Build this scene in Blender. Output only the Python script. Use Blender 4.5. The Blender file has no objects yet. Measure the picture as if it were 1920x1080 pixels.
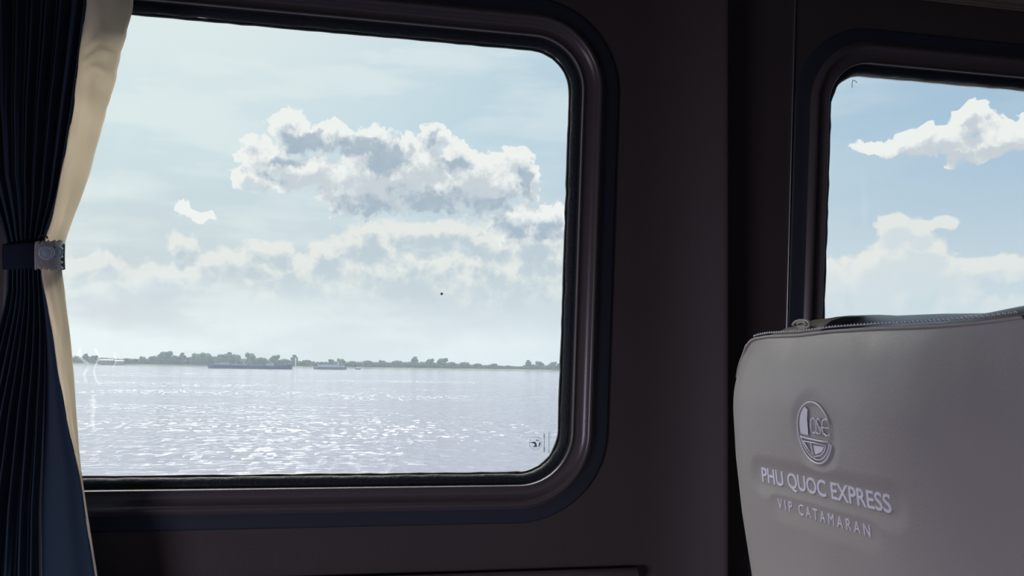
import bpy, bmesh, math, random
from mathutils import Vector, Matrix, noise
PI = math.pi
sc = bpy.context.scene
C = sc.collection
rnd = random.Random(7)

# ------------------------------------------------------------------ camera
F = 1560.0                       # focal length in photo pixels
YAW, PITCH, ROLL = math.radians(11.0), math.radians(5.35), math.radians(0.86)
EYE = Vector((0, 0, 1.15))       # floor of the cabin is z = 0
WATER_Z = -2.85                  # four metres under the eye
r0 = Vector((math.cos(YAW), -math.sin(YAW), 0))
fw = Vector((math.sin(YAW)*math.cos(PITCH), math.cos(YAW)*math.cos(PITCH), math.sin(PITCH)))
u0 = r0.cross(fw)
RT = r0*math.cos(ROLL) + u0*math.sin(ROLL)
UP = u0*math.cos(ROLL) - r0*math.sin(ROLL)
cam = bpy.data.cameras.new('camera'); co = bpy.data.objects.new('camera', cam); C.objects.link(co)
cam.sensor_width = 36; cam.lens = F/1920*36; cam.clip_start = .02; cam.clip_end = 20000
m = Matrix((RT, UP, -fw)).transposed().to_4x4(); m.translation = EYE
co.matrix_world = m
sc.camera = co

def ray(px, py):
    return (fw*F + RT*(px-960) + UP*(540-py)).normalized()
def hit(px, py, p0, n):
    d = ray(px, py)
    return EYE + d*((p0-EYE).dot(n)/d.dot(n))

# wall frame: u along +X, v up the leaning wall, w outwards
T = math.radians(5.4)
D = 1.40
WO = Vector((0, D, EYE.z))
WV = Vector((0, -math.sin(T), math.cos(T)))
WN = Vector((0, math.cos(T), math.sin(T)))
def W(u, v, w=0.0):
    return WO + Vector((u, 0, 0)) + WV*v + WN*w
def wpx(px, py, w=0.0):
    p = hit(px, py, WO + WN*w, WN) - WO
    return p.x, p.dot(WV)

# ------------------------------------------------------------------ helpers
def link(name, bm, mat, parent=None, smooth=True):
    me = bpy.data.meshes.new(name)
    bmesh.ops.recalc_face_normals(bm, faces=bm.faces)
    bm.to_mesh(me); bm.free()
    mats = mat if isinstance(mat, (list, tuple)) else [mat]
    for q in mats: me.materials.append(q)
    for p in me.polygons: p.use_smooth = smooth
    o = bpy.data.objects.new(name, me); C.objects.link(o)
    if parent is not None:
        o.parent = parent
        if parent.type == 'EMPTY' or True:
            o.matrix_parent_inverse = parent_world(parent).inverted()
    return o
def parent_world(p):
    mt = p.matrix_basis.copy()
    q = p
    while q.parent is not None:
        mt = q.parent.matrix_basis @ q.matrix_parent_inverse @ mt if False else q.matrix_parent_inverse @ mt
        q = q.parent
        mt = q.matrix_basis @ mt
    return mt
def empty(name, loc):
    o = bpy.data.objects.new(name, None); o.empty_display_size = .1
    o.location = loc; C.objects.link(o); return o
def tag(o, label=None, cat=None, group=None, kind=None):
    if label: o['label'] = label
    if cat: o['category'] = cat
    if group: o['group'] = group
    if kind: o['kind'] = kind
    return o
def box(bm, p, s, bev=0.0, rot=None, seg=2):
    """box centred at p with full sizes s"""
    r = bmesh.ops.create_cube(bm, size=1.0)
    vs = r['verts']
    mt = Matrix.Translation(p) @ (rot.to_4x4() if rot else Matrix()) @ Matrix.Diagonal((s[0], s[1], s[2], 1))
    bmesh.ops.transform(bm, matrix=mt, verts=vs)
    if bev:
        es = list({e for v in vs for e in v.link_edges})
        bmesh.ops.bevel(bm, geom=es, offset=bev, segments=seg, affect='EDGES', profile=.6)
def tube(bm, pts, rad, n=8, closed=False, caps=True):
    pts = [Vector(p) for p in pts]
    rings = []
    N = len(pts)
    ref = None
    for i, p in enumerate(pts):
        a = pts[(i-1) % N] if (closed or i > 0) else p
        b = pts[(i+1) % N] if (closed or i < N-1) else p
        t = (b-a).normalized()
        if ref is None:
            ref = Vector((0, 0, 1)) if abs(t.z) < .9 else Vector((1, 0, 0))
        s = t.cross(ref).normalized(); q = s.cross(t).normalized(); ref = q
        rr = rad(i/(max(1, N-1))) if callable(rad) else rad
        rings.append([bm.verts.new(p + s*math.cos(2*PI*k/n)*rr + q*math.sin(2*PI*k/n)*rr) for k in range(n)])
    for i in range(N if closed else N-1):
        A, B = rings[i], rings[(i+1) % N]
        for k in range(n):
            bm.faces.new((A[k], A[(k+1) % n], B[(k+1) % n], B[k]))
    if caps and not closed:
        bm.faces.new(rings[0][::-1]); bm.faces.new(rings[-1])
def interp(tab, x):
    if x <= tab[0][0]: return tab[0][1] if len(tab[0]) == 2 else tab[0][1:]
    for a, b in zip(tab, tab[1:]):
        if x <= b[0]:
            t = (x-a[0])/(b[0]-a[0])
            if len(a) == 2: return a[1]+(b[1]-a[1])*t
            return tuple(a[k]+(b[k]-a[k])*t for k in range(1, len(a)))
    return tab[-1][1] if len(tab[-1]) == 2 else tab[-1][1:]
def smooth(tab, x, h):
    """smoothed table lookup"""
    return sum(interp(tab, x+d*h) * w for d, w in ((-1, .15), (-.5, .22), (0, .26), (.5, .22), (1, .15)))

# ------------------------------------------------------------------ materials
def srgb(r, g, b):
    f = lambda c: (c/255/12.92 if c/255 <= .04045 else ((c/255+.055)/1.055)**2.4)
    return (f(r), f(g), f(b), 1)  # added low violet fill from the left, brightening the pillar cover and seat
def mat(name, col, rough=.5, spec=.5, bump=None, metal=0.0, var=None, **kw):
    mt = bpy.data.materials.new(name); mt.use_nodes = True
    nt = mt.node_tree; b = nt.nodes['Principled BSDF']
    b.inputs['Base Color'].default_value = col
    b.inputs['Roughness'].default_value = rough
    b.inputs['Specular IOR Level'].default_value = spec
    b.inputs['Metallic'].default_value = metal
    tc = nt.nodes.new('ShaderNodeTexCoord')
    if var:                                   # (scale, second colour, object stretch)
        nz = nt.nodes.new('ShaderNodeTexNoise'); nz.inputs['Scale'].default_value = var[0]; nz.inputs['Detail'].default_value = 5
        nt.links.new(tc.outputs['Object'], nz.inputs['Vector'])
        mx = nt.nodes.new('ShaderNodeMix'); mx.data_type = 'RGBA'
        mx.inputs['A'].default_value = col; mx.inputs['B'].default_value = var[1]
        nt.links.new(nz.outputs['Fac'], mx.inputs['Factor'])
        nt.links.new(mx.outputs['Result'], b.inputs['Base Color'])
    if bump:                                  # (scale, strength, distance)
        nz = nt.nodes.new('ShaderNodeTexNoise'); nz.inputs['Scale'].default_value = bump[0]; nz.inputs['Detail'].default_value = 6
        nt.links.new(tc.outputs['Object'], nz.inputs['Vector'])
        bp = nt.nodes.new('ShaderNodeBump'); bp.inputs['Strength'].default_value = bump[1]; bp.inputs['Distance'].default_value = bump[2]
        nt.links.new(nz.outputs['Fac'], bp.inputs['Height']); nt.links.new(bp.outputs['Normal'], b.inputs['Normal'])
    return mt

M = {}
M['wall'] = mat('brown_wall_vinyl', (.075, .060, .056, 1), .6, .25, bump=(220, .25, .002), var=(3, (.062, .052, .050, 1)))
M['frame'] = mat('window_bezel_plastic', (.085, .072, .074, 1), .32, .5, bump=(300, .1, .001))
M['flange'] = mat('flange_plastic', (.028, .035, .048, 1), .5, .4)
M['rubber'] = mat('black_rubber', (.014, .019, .024, 1), .6, .3, bump=(160, .5, .003))
M['seal'] = mat('pale_sealant', (.75, .78, .76, 1), .5, .3)
M['sealg'] = mat('grey_sealant', (.045, .05, .055, 1), .5, .3)
M['navy'] = mat('navy_cloth', (.012, .018, .035, 1), .85, .2)
M['steel'] = mat('brushed_trim', (.5, .5, .5, 1), .35, .5, metal=1)
M['ceil'] = mat('ceiling_panel', (.20, .18, .15, 1), .6, .3, var=(4, (.16, .15, .12, 1)))
M['wood'] = mat('valance_slats', (.30, .27, .20, 1), .5, .4, var=(9, (.18, .16, .11, 1)))
M['carpet'] = mat('cabin_carpet', (.26, .23, .40, 1), .95, .1, bump=(500, .8, .004), var=(60, (.20, .18, .33, 1)))
M['leather'] = mat('grey_leather', (.38, .36, .34, 1), .38, .5, bump=(420, .16, .0015), var=(7, (.33, .315, .305, 1)))
M['leather_top'] = mat('grey_leather_top', (.30, .28, .25, 1), .33, .55, bump=(420, .16, .0015))
M['rail'] = mat('rail_plastic', (.42, .36, .40, 1), .4, .5)
M['hollow_shade'] = mat('leather_hollow_shade', (.045, .047, .062, 1), .33, .5)  # shade of the seat-top hollow, painted as a darker leather colour
M['piping'] = mat('seat_piping', (.40, .385, .35, 1), .5, .4)
M['thread'] = mat('lilac_grey_thread', (.74, .74, .82, 1), .38, .6)
M['plastic'] = mat('seat_plastic', (.03, .03, .035, 1), .5, .4)
M['button'] = mat('button_blue_grey', (.46, .54, .60, 1), .3, .5)
M['mark'] = mat('glass_mark_ink', (.22, .25, .28, 1), .6, .2)
M['markfaint'] = mat('glass_mark_faint', (.36, .39, .43, 1), .6, .2)

# curtain cloth: navy with thin pale pinstripes (pattern follows the cloth's own UVs)
def curtain_mat():
    mt = bpy.data.materials.new('curtain_pinstripe'); mt.use_nodes = True
    nt = mt.node_tree; b = nt.nodes['Principled BSDF']
    b.inputs['Roughness'].default_value = .8; b.inputs['Specular IOR Level'].default_value = .25
    b.inputs['Sheen Weight'].default_value = .15
    uv = nt.nodes.new('ShaderNodeUVMap'); uv.uv_map = 'UVMap'
    sp = nt.nodes.new('ShaderNodeSeparateXYZ'); nt.links.new(uv.outputs[0], sp.inputs[0])
    def mth(op, a, b_=None, c=None):
        n = nt.nodes.new('ShaderNodeMath'); n.operation = op
        for i, q in enumerate((a, b_, c)):
            if q is None: continue
            if isinstance(q, (int, float)): n.inputs[i].default_value = q
            else: nt.links.new(q, n.inputs[i])
        return n.outputs[0]
    x = sp.outputs['X']
    fr = mth('FRACT', mth('ADD', mth('MULTIPLY', x, 9.0), .4))
    line = mth('LESS_THAN', mth('ABSOLUTE', mth('SUBTRACT', fr, .5)), .035)
    # the widest stripe beside the hem
    big = mth('LESS_THAN', mth('ABSOLUTE', mth('SUBTRACT', x, .9)), .0048)
    keep = mth('LESS_THAN', x, .86)
    line = mth('MULTIPLY', line, keep)
    amt = mth('MAXIMUM', mth('MULTIPLY', line, .55), big)
    wv = nt.nodes.new('ShaderNodeTexNoise'); wv.inputs['Scale'].default_value = 900
    nt.links.new(uv.outputs[0], wv.inputs['Vector'])
    mx = nt.nodes.new('ShaderNodeMix'); mx.data_type = 'RGBA'
    mx.inputs['A'].default_value = (.018, .040, .066, 1); mx.inputs['B'].default_value = (.34, .36, .36, 1)
    nt.links.new(amt, mx.inputs['Factor']); nt.links.new(mx.outputs['Result'], b.inputs['Base Color'])
    bp = nt.nodes.new('ShaderNodeBump'); bp.inputs['Strength'].default_value = .2; bp.inputs['Distance'].default_value = .001
    nt.links.new(wv.outputs['Fac'], bp.inputs['Height']); nt.links.new(bp.outputs['Normal'], b.inputs['Normal'])
    return mt
M['curtain'] = curtain_mat()
def lining_mat():
    mt = bpy.data.materials.new('curtain_lining'); mt.use_nodes = True
    nt = mt.node_tree; b = nt.nodes['Principled BSDF']; out = nt.nodes['Material Output']
    tc = nt.nodes.new('ShaderNodeTexCoord')
    nz = nt.nodes.new('ShaderNodeTexNoise'); nz.inputs['Scale'].default_value = 14; nz.inputs['Detail'].default_value = 5
    nt.links.new(tc.outputs['Object'], nz.inputs['Vector'])
    mx = nt.nodes.new('ShaderNodeMix'); mx.data_type = 'RGBA'
    mx.inputs['A'].default_value = (.70, .64, .53, 1); mx.inputs['B'].default_value = (.88, .81, .70, 1)
    nt.links.new(nz.outputs['Fac'], mx.inputs['Factor']); nt.links.new(mx.outputs['Result'], b.inputs['Base Color'])
    b.inputs['Roughness'].default_value = .85; b.inputs['Specular IOR Level'].default_value = .2
    tr = nt.nodes.new('ShaderNodeBsdfTranslucent'); nt.links.new(mx.outputs['Result'], tr.inputs['Color'])
    ms = nt.nodes.new('ShaderNodeMixShader'); ms.inputs[0].default_value = .6
    nt.links.new(b.outputs[0], ms.inputs[1]); nt.links.new(tr.outputs[0], ms.inputs[2]); nt.links.new(ms.outputs[0], out.inputs['Surface'])
    n2 = nt.nodes.new('ShaderNodeTexNoise'); n2.inputs['Scale'].default_value = 25; n2.inputs['Detail'].default_value = 3
    nt.links.new(tc.outputs['Object'], n2.inputs['Vector'])
    bp = nt.nodes.new('ShaderNodeBump'); bp.inputs['Strength'].default_value = .6; bp.inputs['Distance'].default_value = .008
    nt.links.new(n2.outputs['Fac'], bp.inputs['Height']); nt.links.new(bp.outputs['Normal'], b.inputs['Normal'])
    return mt
M['lining'] = lining_mat()
def glass_mat():
    mt = bpy.data.materials.new('window_glass'); mt.use_nodes = True
    nt = mt.node_tree; nt.nodes.remove(nt.nodes['Principled BSDF']); out = nt.nodes['Material Output']
    tr = nt.nodes.new('ShaderNodeBsdfTransparent'); tr.inputs['Color'].default_value = (.985, .995, .995, 1)
    gl = nt.nodes.new('ShaderNodeBsdfGlossy'); gl.inputs['Roughness'].default_value = .02
    fr = nt.nodes.new('ShaderNodeFresnel'); fr.inputs['IOR'].default_value = 1.25
    ms = nt.nodes.new('ShaderNodeMixShader')
    nt.links.new(fr.outputs[0], ms.inputs[0]); nt.links.new(tr.outputs[0], ms.inputs[1]); nt.links.new(gl.outputs[0], ms.inputs[2])
    # faint dried water film in streaks
    tc = nt.nodes.new('ShaderNodeTexCoord')
    mp = nt.nodes.new('ShaderNodeMapping'); mp.inputs['Scale'].default_value = (30, 5, 5)
    nt.links.new(tc.outputs['Object'], mp.inputs['Vector'])
    nz = nt.nodes.new('ShaderNodeTexNoise'); nz.inputs['Scale'].default_value = 1.0; nz.inputs['Detail'].default_value = 6
    nt.links.new(mp.outputs[0], nz.inputs['Vector'])
    mr = nt.nodes.new('ShaderNodeMapRange'); mr.inputs['From Min'].default_value = .66; mr.inputs['From Max'].default_value = .9
    mr.inputs['To Max'].default_value = .05
    nt.links.new(nz.outputs['Fac'], mr.inputs['Value'])
    df = nt.nodes.new('ShaderNodeBsdfTranslucent'); df.inputs['Color'].default_value = (.9, .9, .9, 1)
    m2 = nt.nodes.new('ShaderNodeMixShader')
    nt.links.new(mr.outputs[0], m2.inputs[0]); nt.links.new(ms.outputs[0], m2.inputs[1]); nt.links.new(df.outputs[0], m2.inputs[2])
    nt.links.new(m2.outputs[0], out.inputs['Surface'])
    return mt
M['glass'] = glass_mat()
def film_mat():
    mt = bpy.data.materials.new('dried_water_film'); mt.use_nodes = True
    nt = mt.node_tree; nt.nodes.remove(nt.nodes['Principled BSDF']); out = nt.nodes['Material Output']
    tr = nt.nodes.new('ShaderNodeBsdfTransparent'); df = nt.nodes.new('ShaderNodeBsdfTranslucent')
    df.inputs['Color'].default_value = (.95, .95, .95, 1)
    ms = nt.nodes.new('ShaderNodeMixShader'); ms.inputs[0].default_value = .13
    nt.links.new(tr.outputs[0], ms.inputs[1]); nt.links.new(df.outputs[0], ms.inputs[2]); nt.links.new(ms.outputs[0], out.inputs['Surface'])
    return mt
M['film'] = film_mat()

# ------------------------------------------------------------------ windows
def rr(u_a, u_b, v_a, v_b, r, o=0.0, n=14, side=34):
    """points of a rounded rectangle grown outward by o (anticlockwise from lower right side)"""
    R = r + o; u_a -= o; u_b += o; v_a -= o; v_b += o
    pts = []
    cs = ((u_b-R, v_a+R, -90), (u_b-R, v_b-R, 0), (u_a+R, v_b-R, 90), (u_a+R, v_a+R, 180))
    for i, (cx, cy, a0) in enumerate(cs):
        for k in range(n+1):
            a = math.radians(a0 + 90*k/n)
            pts.append((cx+R*math.cos(a), cy+R*math.sin(a)))
        nx = cs[(i+1) % 4]
        a = math.radians(a0+90)
        e = (nx[0]+R*math.cos(a), nx[1]+R*math.sin(a)); s = pts[-1]
        for k in range(1, side):
            pts.append((s[0]+(e[0]-s[0])*k/side, s[1]+(e[1]-s[1])*k/side))
    return pts
def sweep(bm, win, prof, jag=0.0, seed=0):
    rings = []
    for (o, w, j) in prof:
        ring = []
        for k, (u, v) in enumerate(rr(*win, o=o)):
            du = dv = 0
            if j:
                du = j*noise.noise(Vector((u*55, v*55, seed)))+j*.6*noise.noise(Vector((u*190, v*190, seed+3)))
                dv = j*noise.noise(Vector((u*55, v*55, seed+9)))+j*.6*noise.noise(Vector((u*190, v*190, seed+5)))
            ring.append(bm.verts.new(W(u+du, v+dv, w)))
        rings.append(ring)
    n = len(rings[0])
    for A, B in zip(rings, rings[1:]):
        for k in range(n):
            bm.faces.new((A[k], A[(k+1) % n], B[(k+1) % n], B[k]))

GW = 0.024        # the pane's depth behind the wall face
# visible opening of window 1 and window 2, on the plane of the gasket's inner lip
uR1 = wpx(1061, 480, .022)[0]; uL1 = wpx(52, 500, .022)[0]
vT1 = wpx(560, 51, .022)[1]; vB1 = wpx(700, 891, .022)[1]
uL2 = wpx(1549, 400, .022)[0]; vT2 = wpx(1750, 152, .022)[1]
win1 = (uL1, uR1, vB1, vT1, .074)
win2 = (uL2, uL2+(uR1-uL1), vB1, vT2, .066)
print('WIN', win1, win2)
FR_OUT = .082
def window(name, win, label, seed):
    t = empty(name, W((win[0]+win[1])/2, win[2]-FR_OUT))
    tag(t, label, None, kind='structure')
    bm = bmesh.new()
    sweep(bm, win, [(.0150, .006, 0), (.0152, -.0015, 0), (.0165, -.0030, 0), (.0180, -.0026, 0), (.0195, -.0010, 0), (.025, .0000, 0), (.032, -.0012, 0), (.038, -.0045, 0), (.0405, -.0085, 0),
                    (.0425, -.0108, 0), (.0450, -.0115, 0), (.0475, -.0105, 0), (.052, -.006, 0), (.0545, -.0040, 0)])
    link('window_frame', bm, M['frame'], t)
    bm = bmesh.new()
    sweep(bm, win, [(.0535, -.0040, 0), (.058, -.0022, 0), (.066, -.0008, 0), (.0775, .0012, 0), (.0800, .0018, 0), (FR_OUT, .006, 0)])
    link('frame_flange', bm, M['flange'], t)['label'] = 'dark navy outer flange of the window frame'
    bm = bmesh.new()
    sweep(bm, win, [(.004, GW, .0), (.0, GW-.003, .0016), (-.0005, .0165, .0020), (.003, .013, .001), (.008, .0105, .0008), (.0125, .010, .0003), (.0135, .010, 0), (.0152, .009, 0), (.0156, .004, 0)], seed=seed)
    g = link('rubber_gasket', bm, M['rubber'], t)
    g['label'] = 'black rubber gasket with a ragged inner edge'
    bm = bmesh.new()
    sweep(bm, win, [(-.002, GW+.003, .0012), (-.0030, GW+.005, .0014), (.004, GW+.008, 0)], seed=seed+20)
    link('sealant_bead', bm, M['seal'] if seed > 5 else M['sealg'], t)
    bm = bmesh.new()
    a = [bm.verts.new(W(u, v, GW)) for u, v in rr(*win, o=.006)]
    b = [bm.verts.new(W(u, v, GW+.0)) for u, v in rr(*win, o=.006)] if False else None
    bm.faces.new(a)
    link('glass_pane', bm, M['glass'], t, smooth=False)
    return t
w1 = window('window_1', win1, 'large rounded window beside the dark curtain with river view', 1.0)
w2 = window('window_2', win2, 'rounded window partly hidden behind the grey seat', 7.0)

# marks on the panes
def glass_pt(px, py, w=GW-.001):
    u, v = wpx(px, py, w); return W(u, v, w)
def ribbon(bm, pts, wd, surf=glass_pt):
    P = [surf(*p) for p in pts]
    for i in range(len(P)-1):
        t = (P[i+1]-P[i]).normalized(); s = t.cross(WN).normalized()*wd/2
        bm.faces.new([bm.verts.new(q) for q in (P[i]-s, P[i+1]-s, P[i+1]+s, P[i]+s)])
def poly(bm, pts):
    bm.faces.new([bm.verts.new(glass_pt(*p)) for p in pts])
bm = bmesh.new()
poly(bm, [(993, 829), (1003, 828), (1006, 832), (1007, 838), (998, 838), (1003, 835), (1002, 832)])
poly(bm, [(1004, 825), (1008, 824.5), (1012, 826), (1006, 826.5)])
poly(bm, [(1012, 828), (1014, 831), (1012, 836), (1008, 838.5), (1010, 835), (1011, 831)])
link('maker_mark', bm, M['mark'], w1, False)['label'] = 'small dark swirl emblem printed on the glass corner'
bm = bmesh.new()
ribbon(bm, [(1004+11.5*math.cos(a), 831+12*math.sin(a)) for a in [k*2*PI/24 for k in range(25)]], .0005)
y = 813.0
while y < 849:                       # two rows of tiny upright print
    ribbon(bm, [(1020.5, y), (1020.3, y+rnd.uniform(1.2, 2.4))], .0019 if (y < 824 or y > 837) else .0015); y += rnd.uniform(2.2, 3.2)
y = 809.0
while y < 849:
    ribbon(bm, [(1029.5, y), (1029.3, y+rnd.uniform(1.2, 2.2))], .0009); y += rnd.uniform(1.9, 2.7)
link('maker_print', bm, M['markfaint'], w1, False)['label'] = 'faint vertical rows of tiny print on the glass'
bm = bmesh.new()
poly(bm, [(828-2.4, 549.5), (829, 548.6), (831, 549.6), (830.4, 552), (828.2, 554), (826.2, 552.4)])
link('dirt_speck', bm, M['mark'], w1, False)
bm = bmesh.new()
for pts, wd in (([(178, 655), (186, 668), (181, 682), (176, 695), (180, 712), (187, 722)], .003), ([(163, 690), (158, 702), (161, 716)], .004),
                ([(150, 655), (148, 668), (156, 676), (166, 682)], .004), ([(174, 740), (177, 760), (173, 785), (177, 810)], .005),
                ([(166, 750), (180, 752)], .004), ([(214, 662), (218, 676), (212, 690)], .002)):
    ribbon(bm, pts, wd)
link('water_smear', bm, M['film'], w1, False)['label'] = 'faint whitish dried water streaks'
bm = bmesh.new()
ribbon(bm, [(1598, 165), (1597.5, 157), (1599, 150.5), (1603, 151.5), (1607, 155)], .0012)
link('scratch', bm, M['markfaint'], w2, False)['label'] = 'small dark hooked scratch near the upper corner'

# ------------------------------------------------------------------ wall with two openings
U0, U1, V0, V1 = -2.6, 3.2, -1.30, .92
WALLW = .0055
def wall_mesh():
    bm = bmesh.new()
    loops = [[(U0, V0), (U1, V0), (U1, V1), (U0, V1)]]
    for wn in (win1, win2): loops.append(rr(*wn, o=.03, n=8, side=2))
    es = []
    for lp in loops:
        vs = [bm.verts.new(W(u, v, WALLW)) for u, v in lp]
        for a, b in zip(vs, vs[1:]+vs[:1]): es.append(bm.edges.new((a, b)))
    bmesh.ops.triangle_fill(bm, edges=es, use_beauty=True)
    # thickness
    fs = list(bm.faces)
    r = bmesh.ops.extrude_face_region(bm, geom=fs)
    vs = [e for e in r['geom'] if isinstance(e, bmesh.types.BMVert)]
    bmesh.ops.translate(bm, verts=vs, vec=WN*.045)
    return bm
tag(link('wall_front', wall_mesh(), M['wall'], smooth=False), kind='structure', label='dark brown cabin side wall around the windows')

# swelling wall panel that stands proud between the windows
def strip_wall(prof, name, m, v0=V0, v1=V1, lean=0.0, n=2):
    """extrude a (u, w) profile up the wall"""
    bm = bmesh.new(); rows = []
    for k in range(n+1):
        v = v0+(v1-v0)*k/n
        rows.append([bm.verts.new(W(u+lean*v, v, w)) for u, w in prof])
    for A, B in zip(rows, rows[1:]):
        for i in range(len(prof)-1):
            bm.faces.new((A[i], A[i+1], B[i+1], B[i]))
    return link(name, bm, m)
pa, pb = wpx(1200, 500)[0], wpx(1346, 500)[0]
prof = []
N = 26
for i in range(N+1):
    t = i/N
    prof.append((pa+(pb-pa)*t, WALLW-.0005-.055*(t**2.6)))
lw = prof[-1][1]
prof += [(pb+.004, lw+.0015), (pb+.006, lw+.006), (pb+.006, WALLW)]
ul = wpx(1346, 100)[0]; ul2 = wpx(1346, 900)[0]
leanp = (ul-ul2)/(wpx(1346, 100)[1]-wpx(1346, 900)[1])
tag(strip_wall(prof, 'trim_1', M['wall'], lean=leanp), kind='structure', label='curved brown pillar cover between the two windows')
# thin bright joint strip left of window 2
ja = wpx(1490, 110); jb = wpx(1477.5, 595)
lj = (ja[0]-jb[0])/(ja[1]-jb[1]); j0 = ja[0]-lj*ja[1]
tag(strip_wall([(j0-.0015, WALLW), (j0-.0012, .0015), (j0+.0008, .0015), (j0+.0012, WALLW)], 'trim_2', M['steel'], v0=V0, v1=V1, lean=lj), kind='structure', label='thin pale joint strip on the wall left of the second window')
# ledge rail below the windows
ru, rv = wpx(1000, 1072, -.006)
tag(strip_wall([(U0, WALLW)], 'x', M['wall']) if False else None or link('trim_3', (lambda bm: (tube(bm, [W(U0+.01, rv-.010, -.006), W(pa+.01, rv-.010, -.006)], .011, n=20), bm)[1])(bmesh.new()), M['rail']), kind='structure', label='rounded rail running along the wall below the windows')

# cabin shell
def slab(name, p, s, m, label):
    bm = bmesh.new(); box(bm, p, s)
    return tag(link(name, bm, m, smooth=False), kind='structure', label=label)
zc = W(0, V1).z; yc = W(0, V1).y; yf = W(0, V0).y
slab('floor', (.3, (yf-2.6)/2+.05, W(0, V0).z-.03), (5.8, yf+2.6+.1, .06), M['carpet'], 'carpeted cabin floor')
slab('ceiling', (.3, (yc-2.6)/2, zc+.03), (5.8, yc+2.6+.14, .06), M['ceil'], 'low cabin ceiling')
ZF = W(0, V0).z
slab('wall_left', (U0-.03, -.5, (zc+ZF)/2), (.06, 4.6, zc-ZF+.1), M['wall'], 'dark cabin bulkhead')
slab('wall_right', (U1+.03, -.5, (zc+ZF)/2), (.06, 4.6, zc-ZF+.1), M['wall'], 'dark cabin bulkhead ahead')
slab('wall_back', (.3, -2.63, (zc+ZF)/2), (5.8, .06, zc-ZF+.1), M['wall'], 'dark cabin wall opposite')
# slatted valance along the top of the wall, its lowest edge just enters the frame
vu, vv = wpx(1850, 8, -.02)
vt = empty('trim_4', W(.3, vv, -.04)); tag(vt, 'slatted brown valance along the top of the wall', kind='structure')
bm = bmesh.new()
for k in range(8):
    tube(bm, [W(U0+.02, vv+.004+.0135*k, -.014-.011*k), W(U1-.02, vv+.004+.0135*k, -.014-.011*k)], .0042, n=8)
link('slat', bm, M['wood'], vt)
bm = bmesh.new()
A = [W(U0+.01, vv, -.006), W(U1-.01, vv, -.006), W(U1-.01, vv+.13, -.11), W(U0+.01, vv+.13, -.11), ]
B = [p+WN*.008+WV*.008 for p in A]
va = [bm.verts.new(p) for p in A]; vb = [bm.verts.new(p) for p in B]
bm.faces.new(va); bm.faces.new(vb[::-1])
for i in range(4): bm.faces.new((va[i], va[(i+1) % 4], vb[(i+1) % 4], vb[i]))
link('valance_board', bm, M['ceil'], vt, False)

# ------------------------------------------------------------------ curtain
CW = -.075                      # distance of the cloth from the wall
cl_left = [(-260, -95), (-60, -80), (0, -62), (200, -50), (330, -32), (420, 0), (456, 11), (480, 12), (505, 12), (545, 11), (580, 4), (640, -14), (760, -50), (950, -95), (1080, -120), (1300, -150)]
cl_stripe = [(-260, 178), (-60, 163), (0, 158), (104, 145), (192, 132), (240, 125), (285, 118), (358, 106), (404, 93), (451, 78), (505, 75), (540, 78), (580, 81.5), (640, 84), (700, 84), (760, 81.5), (850, 78), (950, 73), (1080, 73), (1300, 75)]
cl_dark = [(-260, 186), (-60, 172), (0, 168), (104, 155), (207, 143), (311, 124), (415, 104), (452, 90), (505, 83), (530, 87), (560, 93), (640, 107), (700, 116), (762, 127), (820, 139), (844, 145), (895, 157), (965, 166), (1080, 184), (1300, 214)]
cl_out = [(-260, 262), (-60, 250), (0, 244), (52, 232), (104, 218), (156, 207), (207, 193), (259, 179), (311, 166), (363, 151), (415, 133), (452, 119), (505, 113), (530, 117), (560, 121), (640, 131), (700, 138), (762, 143), (820, 149), (844, 151.5), (895, 158.5), (965, 168.5), (1080, 187), (1300, 217)]
cur = empty('curtain', W(wpx(60, 1300, CW)[0], V0+.14, CW))
tag(cur, 'dark navy pinstriped curtain with beige lining gathered beside the large window', 'curtain')
def pinch(py):
    d = abs(py-480)/300.0
    return min(1.0, .28 + .72*min(1, d)**.8)
NP = 14
def face_pt(s, py):
    """s: 0 = left border, .9 = big stripe, 1 = turned hem"""
    xl, xs, xd = interp(cl_left, py), smooth(cl_stripe, py, 24), smooth(cl_dark, py, 16)
    px = xl+(xs-xl)*s/.9 if s <= .9 else xs+(xd-xs)*(s-.9)/.1
    a = pinch(py)
    dep = .009*a*math.sin(2*PI*9*s+.5*math.sin(py*.004+s*9)+.4) + .003*a*math.sin(2*PI*17*s+py*.002)
    fade = min(1, (1-s)/.12)
    w = CW + dep*fade - .012*(1-fade)
    u, v = wpx(px, py, CW)
    return W(u, v, w)
def curtain_sheet(ptf, ss, ys, name, m, thick=.0012):
    bm = bmesh.new(); uvl = bm.loops.layers.uv.new('UVMap')
    g = [[bm.verts.new(ptf(s, y)) for s in ss] for y in ys]
    idx = {}
    for j, y in enumerate(ys):
        for i, s in enumerate(ss): idx[g[j][i]] = (s, y/1000)
    for j in range(len(ys)-1):
        for i in range(len(ss)-1):
            f = bm.faces.new((g[j][i], g[j][i+1], g[j+1][i+1], g[j+1][i]))
            for l in f.loops: l[uvl].uv = idx[l.vert]
    me = bpy.data.meshes.new(name)
    bmesh.ops.recalc_face_normals(bm, faces=bm.faces)
    bm.to_mesh(me); bm.free(); me.materials.append(m)
    for p in me.polygons: p.use_smooth = True
    o = bpy.data.objects.new(name, me); C.objects.link(o); o.parent = cur
    o.matrix_parent_inverse = parent_world(cur).inverted()
    md = o.modifiers.new('thickness', 'SOLIDIFY'); md.thickness = thick; md.offset = 0
    return o
ys = [-200+i*5 for i in range(301)]
ys = [y for y in ys if y <= 1300]
ss = [i/180 for i in range(181)]
curtain_sheet(face_pt, ss, ys, 'curtain_cloth', M['curtain'])
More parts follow.
